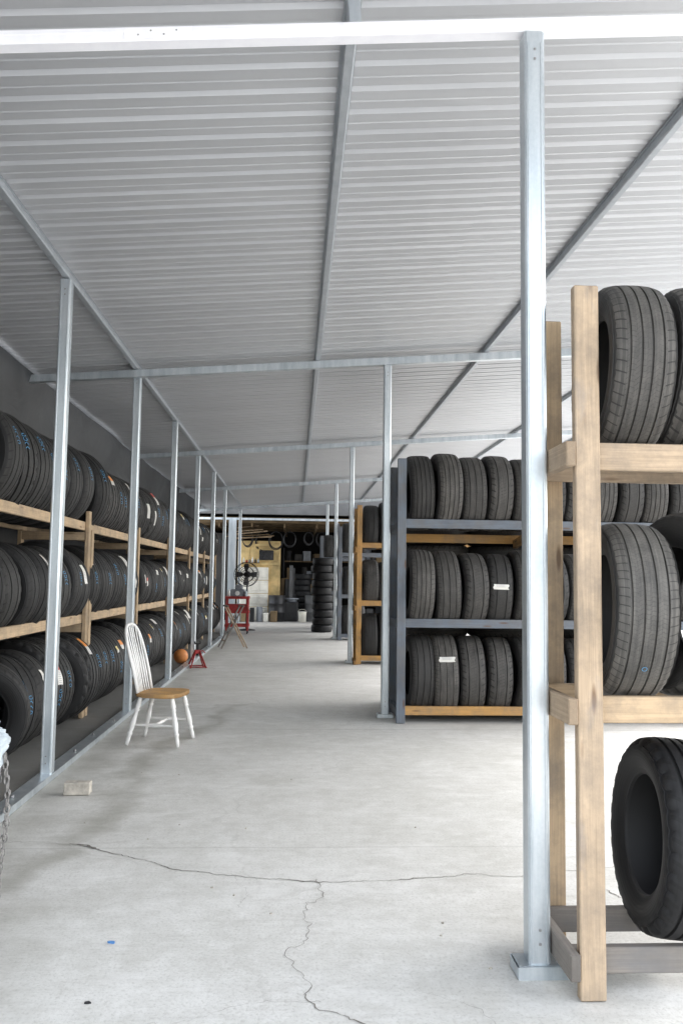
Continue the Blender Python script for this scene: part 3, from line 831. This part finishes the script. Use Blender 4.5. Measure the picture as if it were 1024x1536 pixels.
fs = empty("folding_stand", (-1.27, 17.4, 0), (0, 0, .25)); tag(fs, "folding stand with crossed pale wooden legs", "stand")
for sy in (-.2, .2):
    board("leg", (-.27, sy, .006), (.16, sy, .86), .03, .035, M['woodgrey'], fs, up=(0, 1, 0))
    board("leg", (.27, sy * .82, .006), (-.16, sy * .82, .86), .03, .035, M['woodside'], fs, up=(0, 1, 0))
for x in (-.16, .16): board("top_rail", (x, -.23, .87), (x, .23, .87), .05, .03, M['woodgrey'], fs)
board("brace", (-.2, -.2, .16), (-.2, .2, .16), .02, .03, M['woodside'], fs)

tc = empty("tool_cart", (-1.5, 21.9, 0)); tag(tc, "red steel tool cart with grey machine and bottles on top", "cart")
for sx in (-.27, .27):
    for sy in (-.2, .2):
        box("leg", (.04, .04, .84), (sx, sy, .50), M['red'], tc)
        bm = bmesh.new(); sweep(bm, [(-.015, 0, 0), (.015, 0, 0)], .045, 16); obj_from_bm(bm, "wheel", M['black'], tc, (sx, sy, .046))
for z in (.2, .55, .92):
    bm = bmesh.new(); add_box(bm, (.6, .46, .012), (0, 0, 0)); add_box(bm, (.6, .01, .07), (0, -.235, .02)); add_box(bm, (.6, .01, .07), (0, .235, .02)); add_box(bm, (.01, .46, .07), (-.305, 0, .02)); add_box(bm, (.01, .46, .07), (.305, 0, .02))
    obj_from_bm(bm, "shelf", M['red'], tc, (0, 0, z))
box("drawer", (.5, .38, .2), (0, 0, .67), M['red'], tc, bev=.01)
mc = empty("balancing_machine", (-1.5, 21.9, .93)); tag(mc, "grey benchtop machine with dial on the red cart", "machine")
bm = bmesh.new(); add_box(bm, (.36, .3, .22), (0, 0, .115), bev=.02); add_box(bm, (.2, .2, .12), (.03, 0, .28), (0, .1, 0), bev=.02); obj_from_bm(bm, "housing", M['greybox'], mc)
bm = bmesh.new(); sweep(bm, [(0, -.16, .12), (0, -.15, .12)], .06, 18); obj_from_bm(bm, "dial", M['white'], mc)
for i, (x, m_) in enumerate(((-.22, 'white'), (.22, 'bluecloth'))):
    bm = bmesh.new(); sweep(bm, [(0, 0, 0), (0, 0, .15), (0, 0, .17), (0, 0, .19), (0, 0, .23)], lambda s: (.04 if s < .4 else .03 if s < .6 else .014), 14)
    bo = obj_from_bm(bm, "bottle", M[m_], loc=(-1.5 + x, 21.75, .93)); tag(bo, "plastic spray bottle standing on the red cart", "bottle", "bottles on the cart")

fan = empty("floor_fan", (-1.36, 23.2, 0), (0, 0, -.15)); tag(fan, "black pedestal fan with round wire cage", "fan")
bm = bmesh.new()
for yy, rr in ((-.09, .33), (.07, .33), (-.12, .22), (-.14, .11), (.1, .2)):
    sweep(bm, [(rr * math.cos(a), yy, rr * math.sin(a)) for a in [2 * pi * i / 36 for i in range(36)]], .009, 6, closed=True)
for i in range(28):
    a = 2 * pi * i / 28
    sweep(bm, [(r_ * math.cos(a), y_, r_ * math.sin(a)) for r_, y_ in ((.05, -.15), (.2, -.125), (.33, -.09), (.335, -.01), (.33, .07), (.1, .11))], .0035, 4)
obj_from_bm(bm, "cage", M['black'], fan, (0, 0, 1.55))
bm = bmesh.new(); sweep(bm, [(0, -.06, 0), (0, .02, 0), (0, .05, 0), (0, .2, 0)], lambda s: .06 if s < .5 else .09, 18); obj_from_bm(bm, "motor", M['black'], fan, (0, 0, 1.55))
bm = bmesh.new()
for i in range(4):
    a = i * pi / 2
    q = []
    for r_, w, tw in ((.05, .05, .6), (.15, .14, .5), (.27, .17, .35), (.3, .1, .3)):
        for s_ in (-1, 1):
            tang = Vector((-math.sin(a), 0, math.cos(a))); rad_ = Vector((math.cos(a), 0, math.sin(a)))
            q.append(bm.verts.new(rad_ * r_ + tang * (s_ * w / 2 * math.cos(tw)) + Vector((0, s_ * w / 2 * math.sin(tw) - .03, 0))))
    for k in range(3): bm.faces.new((q[2 * k], q[2 * k + 1], q[2 * k + 3], q[2 * k + 2]))
obj_from_bm(bm, "blade", M['fascia'], fan, (0, 0, 1.55))
bm = bmesh.new(); sweep(bm, [(0, .12, .03), (0, .12, .8), (0, .12, 1.5)], .022, 10); obj_from_bm(bm, "pole", M['black'], fan)
bm = bmesh.new(); sweep(bm, [(0, .12, .004), (0, .12, .02), (0, .12, .05)], lambda s: .25 if s < .6 else .06, 28); obj_from_bm(bm, "base", M['black'], fan)

random.seed(9)
for (sx, sy_, cnt) in ((.74, 22.9, 10), (.28, 29.4, 8)):
    for i in range(cnt):
        me, R, W = TM['s1']
        o = bpy.data.objects.new("tyre", me); C.objects.link(o); o.location = (sx + random.uniform(-.03, .03), sy_ + random.uniform(-.03, .03), .105 + i * .203)
        o.rotation_euler = (0, pi / 2, random.uniform(0, 6)); tag(o, "black tyre lying flat in a tall stack", "tyre", "stacked tyres"); ntyre += 1

def chip(name, loc, s, mat, lab, cat, sd):
    rs = random.Random(sd); bm = bmesh.new()
    top = [bm.verts.new((math.cos(a) * s * rs.uniform(.5, 1.2), math.sin(a) * s * .6 * rs.uniform(.6, 1.1), .004 + rs.uniform(0, .003))) for a in [2 * pi * i / 8 for i in range(8)]]
    bot = [bm.verts.new((v.co.x * 1.05, v.co.y * 1.05, .0)) for v in top]
    bm.faces.new(top)
    for i in range(8): bm.faces.new((bot[i], bot[(i + 1) % 8], top[(i + 1) % 8], top[i]))
    o = obj_from_bm(bm, name, mat, loc=(loc[0], loc[1], .001), rot=(0, 0, rs.uniform(-.4, .4))); tag(o, lab, cat); return o
chip("plastic_scrap", (-.70, 3.45), .018, M['bluebit'], "small scrap of blue plastic on the concrete", "scrap", 1)
chip("rubber_scrap", (-.68, 2.98), .011, M['black'], "small black rubber scrap on the concrete", "scrap", 2)
for i in range(14):
    rs = random.Random(50 + i)
    chip("pebble", (rs.uniform(-1.3, .8), rs.uniform(3.0, 6.5)), rs.uniform(.004, .008), M['brick'], "tiny pale pebble on the concrete floor", "pebble", 60 + i)["group"] = "pebbles on the floor"

cs = empty("chain_stand", (-1.385, 3.72, 0)); tag(cs, "short steel stand with pale blue cloth and hanging chains", "stand")
bm = bmesh.new(); sweep(bm, [(0, 0, .01), (0, 0, .4), (0, 0, .72)], .02, 12); sweep(bm, [(-.14, 0, .66), (.14, 0, .66)], .012, 8); sweep(bm, [(0, 0, .003), (0, 0, .012)], .1, 20)
obj_from_bm(bm, "pole", M['chain'], cs)
for k, (cx, cy) in enumerate(((.135, -.02), (.11, .02), (.145, .03), (.07, -.03), (.12, -.05), (.15, 0))):
    bm = bmesh.new(); z = .66; i = 0
    while z > .03:
        a0 = .25 * math.sin(i * 1.3 + k); dx = .014 * math.sin(z * 9 + k * 2)
        pts = []
        for s in range(10):
            a = 2 * pi * s / 10; px = .010 * math.cos(a); pz = .019 * math.sin(a)
            pts.append((cx + dx + (px if i % 2 else a0 * px), cy + (px if not i % 2 else a0 * px), z + pz))
        sweep(bm, pts, .0032, 5, closed=True); z -= .031; i += 1
    obj_from_bm(bm, "chain", M['chain'], cs)
bm = bmesh.new(); bmesh.ops.create_icosphere(bm, subdivisions=5, radius=1)
for v in bm.verts:
    n_ = noise.noise(v.co * 2.2) * .25 + abs(noise.noise(v.co * 5)) * .25 - abs(noise.noise(v.co * 11)) * .08
    v.co = Vector((v.co.x * .135, v.co.y * .12, v.co.z * (.13 if v.co.z > 0 else .19))) * (1 + n_)
obj_from_bm(bm, "cloth", M['bluecloth'], cs, (0, 0, .70), smooth=180)

# ---------------------------------------------------------------- workshop at the far end
ws = empty("workshop_building", (0, 27.5, 0)); tag(ws, "open-fronted dark workshop with cream inner wall", "workshop")
def wbox(n, size, loc, mat, bev=.003): return box(n, size, (loc[0], loc[1] - 27.5, loc[2]), mat, ws, bev=bev)
wbox("header", (10.0, .2, 1.3), (1.2, 27.6, 4.22), M['fascia'])
wbox("header_trim", (10.0, .08, .07), (1.2, 27.44, 3.40), M['galv'])
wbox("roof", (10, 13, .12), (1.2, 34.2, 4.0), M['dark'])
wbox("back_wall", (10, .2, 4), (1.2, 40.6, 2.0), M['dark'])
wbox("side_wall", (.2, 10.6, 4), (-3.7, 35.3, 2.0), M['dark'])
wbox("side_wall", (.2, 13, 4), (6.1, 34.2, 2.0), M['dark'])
for k in range(12): wbox("joist", (10, .05, .2), (1.2, 28.1 + k * .55, 3.42 + (k % 3) * .03), M['joist'])
for k in range(5): wbox("rafter", (.06, 6.5, .14), (-2.6 + k * 1.1, 31.3, 3.24), M['joist'])
wbox("doorway_post", (.24, .22, 3.37), (-2.10, 27.5, 1.685), M['galv'])
wbox("doorway_post", (.16, .16, 3.3), (1.35, 27.5, 1.65), M['fascia'])
wbox("partition_end", (1.0, .10, 3.0), (-2.55, 29.0, 1.5), M['dark'])
bm = bmesh.new(); add_box(bm, (1.5, .08, 2.75), (0, 0, 1.375))
for k in range(5): add_box(bm, (.05, .03, 2.7), (-.7 + k * .35, -.052, 1.37), bev=.004)
add_box(bm, (1.46, .05, .09), (0, -.07, 2.6)); add_box(bm, (1.46, .05, .09), (0, -.07, 1.95))
obj_from_bm(bm, "partition", M['yellow'], ws, (-1.28, 1.6, 0))
bm = bmesh.new()
for k in range(4):
    add_box(bm, (.95, .05, .44), (0, 0, .24 + k * .455), bev=.012)
    for q in range(3): add_box(bm, (.25, .02, .26), (-.3 + q * .3, -.03, .24 + k * .455), bev=.008)
obj_from_bm(bm, "door", M['whitepanel'], ws, (-1.40, 1.15, 0), (0, 0, .22))
tv = empty("television", (-1.02, 28.9, 2.25)); tag(tv, "small dark television fixed to the cream wall", "television")
box("casing", (.50, .06, .34), (0, 0, 0), M['black'], tv, bev=.01); box("screen", (.45, .006, .29), (0, -.034, 0), M['screen'], tv, bev=.002)
rs = random.Random(12)
for k in range(9):
    o = board("lumber_plank", (-2.3 + rs.uniform(-.1, .3), 27.8 + k * .13, 2.72 + k * .06), (-.75 - .08 * k, 28.0 + k * .13, 2.86 + k * .05 + rs.uniform(-.08, .08)), .1, .03, M['wood'] if k % 2 else M['joist']); tag(o, "long pine plank stored up under the workshop roof", "plank", "stored planks")
for k in range(6):
    w_, h_ = rs.uniform(.14, .3), rs.uniform(.14, .5)
    bm = bmesh.new(); add_box(bm, (w_, .22, h_), (0, 0, h_ / 2), bev=.012); add_box(bm, (w_ * 1.03, .225, .03), (0, 0, h_ * .9), bev=.003); add_box(bm, (w_ * .4, .01, h_ * .3), (0, -.112, h_ * .45), bev=.002)
    o = obj_from_bm(bm, "storage_box", M[['fascia', 'beige', 'black', 'greybox', 'whitepanel', 'joist'][k % 6]], loc=(-1.9 + k * .24, 27.95 - .05 * (k % 3), .003), rot=(0, 0, rs.uniform(-.4, .4))); tag(o, "small carton standing by the cream workshop wall", "box", "cartons by the cream wall")
bmx = empty("wall_shelf", (-1.55, 28.92, 1.98)); tag(bmx, "narrow shelf with bottles on the cream wall", "shelf")
box("shelf_board", (.62, .16, .02), (0, 0, 0), M['joist'], bmx)
for k in range(6):
    bm = bmesh.new(); hh = rs.uniform(.1, .22); sweep(bm, [(0, 0, .011), (0, 0, hh * .6), (0, 0, hh * .8), (0, 0, hh)], lambda s: .035 if s < .5 else .015, 10)
    obj_from_bm(bm, "bottle", M[['whitepanel', 'red', 'greybox', 'white', 'black', 'bluecloth'][k]], bmx, (-.25 + k * .1, 0, 0))
# coiled hoses and belts hanging from the rafters
for k in range(6):
    hx, hy, hr = -1.7 + k * .52 + rs.uniform(-.1, .1), 28.3 + rs.uniform(0, .8), rs.uniform(.16, .26)
    bm = bmesh.new()
    for q in range(3):
        rr = hr * (1 + .05 * q)
        sweep(bm, [(rr * math.cos(a), .02 * q, -rr * 1.25 + rr * 1.25 * math.sin(a)) for a in [2 * pi * i / 24 for i in range(24)]], .013, 6, closed=True)
    sweep(bm, [(0, 0, -.02), (0, 0, .12)], .006, 5)
    o = obj_from_bm(bm, "hose_coil", M['black'], loc=(hx, hy, 3.06), rot=(0, 0, rs.uniform(-.6, .6))); tag(o, "black rubber hose coil hanging from a workshop rafter", "hose", "hose coils under the rafters")
# drums
for (x, y) in ((.62, 28.6), (-.62, 28.3), (.05, 30.2)):
    bm = bmesh.new(); pr = [(0, .27), (.02, .28), (.3, .28), (.31, .288), (.33, .288), (.34, .28), (.6, .28), (.61, .288), (.63, .288), (.64, .28), (.87, .28), (.89, .285), (.9, .27)]
    lathe_line(bm, (0, 0, .003), (0, 0, .88), [(t / .9, r_) for t, r_ in pr], 24)
    o = obj_from_bm(bm, "oil_drum", M['fascia' if x > 0 else 'black'], loc=(x, y, 0)); tag(o, "dark steel oil drum on the workshop floor", "drum", "oil drums")
for k in range(3):
    x = -.5 + k * .2 + rs.uniform(-.04, .04)
    o = board("leaning_board", (x, 29.7 + k * .05, .02), (x + rs.uniform(-.1, .1), 30.4, rs.uniform(1.4, 2.0)), .13, .025, M[rs.choice(['joist', 'fascia'])], up=(0, 1, 0)); tag(o, "narrow board leaning against clutter inside the workshop", "board", "boards leaning in workshop")
def storage(x0, y0, seed_, nz=(.15, .8, 1.45, 2.1)):
    sh = empty("storage_shelf", (x0, y0, 0)); tag(sh, "dark steel shelving unit inside the workshop", "shelf", "workshop shelves")
    for sx in (-.9, .9):
        for sy in (-.25, .25): box("upright", (.05, .05, 2.6), (sx, sy, 1.3), M['black'], sh)
    for z in nz: box("shelf_board", (1.8, .5, .04), (0, 0, z), M['joist'], sh)
    rs = random.Random(seed_)
    for z in nz:
        x = -.78
        while x < .75:
            w = rs.uniform(.10, .30); h = rs.uniform(.10, .5); m_ = rs.choice(['beige', 'greybox', 'black', 'joist', 'fascia', 'black', 'dark', 'dark', 'yellow', 'joist'])
            bm = bmesh.new(); add_box(bm, (w, .28, h), (0, 0, h / 2), bev=.008); add_box(bm, (w * .96, .285, .02), (0, 0, h * .72), bev=.002); add_box(bm, (w * .3, .01, h * .3), (0, -.142, h * .4), bev=.002)
            o = obj_from_bm(bm, "storage_box", M[m_], loc=(x0 + x + w / 2, y0 - .05, z + .021), rot=(0, 0, rs.uniform(-.35, .35))); tag(o, "storage box on the dark workshop shelving", "box", "boxes on workshop shelves")
            x += w + rs.uniform(.02, .12)
storage(.45, 31.5, 3)
storage(2.6, 31.5, 4)
t = empty("tyre_changer", (-.15, 28.6, 0)); tag(t, "black tyre changing machine with upright column and round table", "machine")
bm = bmesh.new(); add_box(bm, (.5, .7, .65), (0, 0, .33), bev=.03); obj_from_bm(bm, "cabinet", M['black'], t)
bm = bmesh.new(); sweep(bm, [(0, 0, .66), (0, 0, .74)], .22, 24); sweep(bm, [(0, 0, .74), (0, 0, .78)], .28, 24); obj_from_bm(bm, "turntable", M['greybox'], t)
bm = bmesh.new(); add_box(bm, (.12, .12, 1.9), (0, .38, .96), bev=.01); add_box(bm, (.08, .6, .08), (0, .12, 1.75), bev=.01); sweep(bm, [(0, -.15, 1.75), (0, -.15, 1.0)], .025, 10); obj_from_bm(bm, "column", M['fascia'], t)
for (x, y, z, m_) in ((.25, 27.9, 0, 'whitepanel'),):
    bm = bmesh.new(); sweep(bm, [(0, 0, 0.002), (0, 0, .32), (0, 0, .335), (0, 0, .35)], lambda s: .13 + .02 * s, 22)
    sweep(bm, [(.15 * math.cos(a), 0, .33 + .1 * math.sin(a)) for a in [pi * i / 10 for i in range(11)]], .004, 5)
    o = obj_from_bm(bm, "bucket", M[m_], loc=(x, y, z)); tag(o, "plastic bucket with wire handle on the workshop floor", "bucket")

# ---------------------------------------------------------------- camera
cam = bpy.data.cameras.new("camera"); co = bpy.data.objects.new("camera", cam); C.objects.link(co)
co.location = (0, 0, 1.45)
Rm = Matrix.Rotation(-.0543, 4, 'Z') @ Matrix.Rotation(pi / 2 + .0812, 4, 'X') @ Matrix.Rotation(.0132, 4, 'Z')
co.rotation_euler = Rm.to_euler()
cam.sensor_fit = 'VERTICAL'; cam.sensor_height = 36; cam.lens = 36 * 1240 / 1536
cam.clip_end = 1500; cam.clip_start = .05
bpy.context.scene.camera = co

# ---------------------------------------------------------------- light
w = bpy.data.worlds.new("World"); bpy.context.scene.world = w; w.use_nodes = True
nt = w.node_tree; bg = nt.nodes["Background"]
sky = N(nt, "ShaderNodeTexSky", sky_type='NISHITA'); sky.sun_disc = False
el, az = math.radians(50), math.radians(75)
sky.sun_elevation = el; sky.sun_rotation = az; sky.air_density = 1.3; sky.dust_density = 3.0
hs = N(nt, "ShaderNodeHueSaturation"); hs.inputs["Saturation"].default_value = .32
nt.links.new(sky.outputs[0], hs.inputs["Color"]); nt.links.new(hs.outputs[0], bg.inputs[0])
bg.inputs[1].default_value = .82
sun = bpy.data.lights.new("sun", 'SUN'); so = bpy.data.objects.new("sun", sun); C.objects.link(so)
sun.energy = 1.3; sun.angle = math.radians(30); sun.color = (1, .97, .93)
d = Vector((math.sin(az) * math.cos(el), math.cos(az) * math.cos(el), math.sin(el)))
so.rotation_euler = (-d).to_track_quat('-Z', 'Y').to_euler(); so.location = (20, 5, 20)
sc = bpy.context.scene
sc.view_settings.view_transform = 'Standard'; sc.view_settings.look = 'None'; sc.view_settings.exposure = 0
print("TYRES", ntyre)
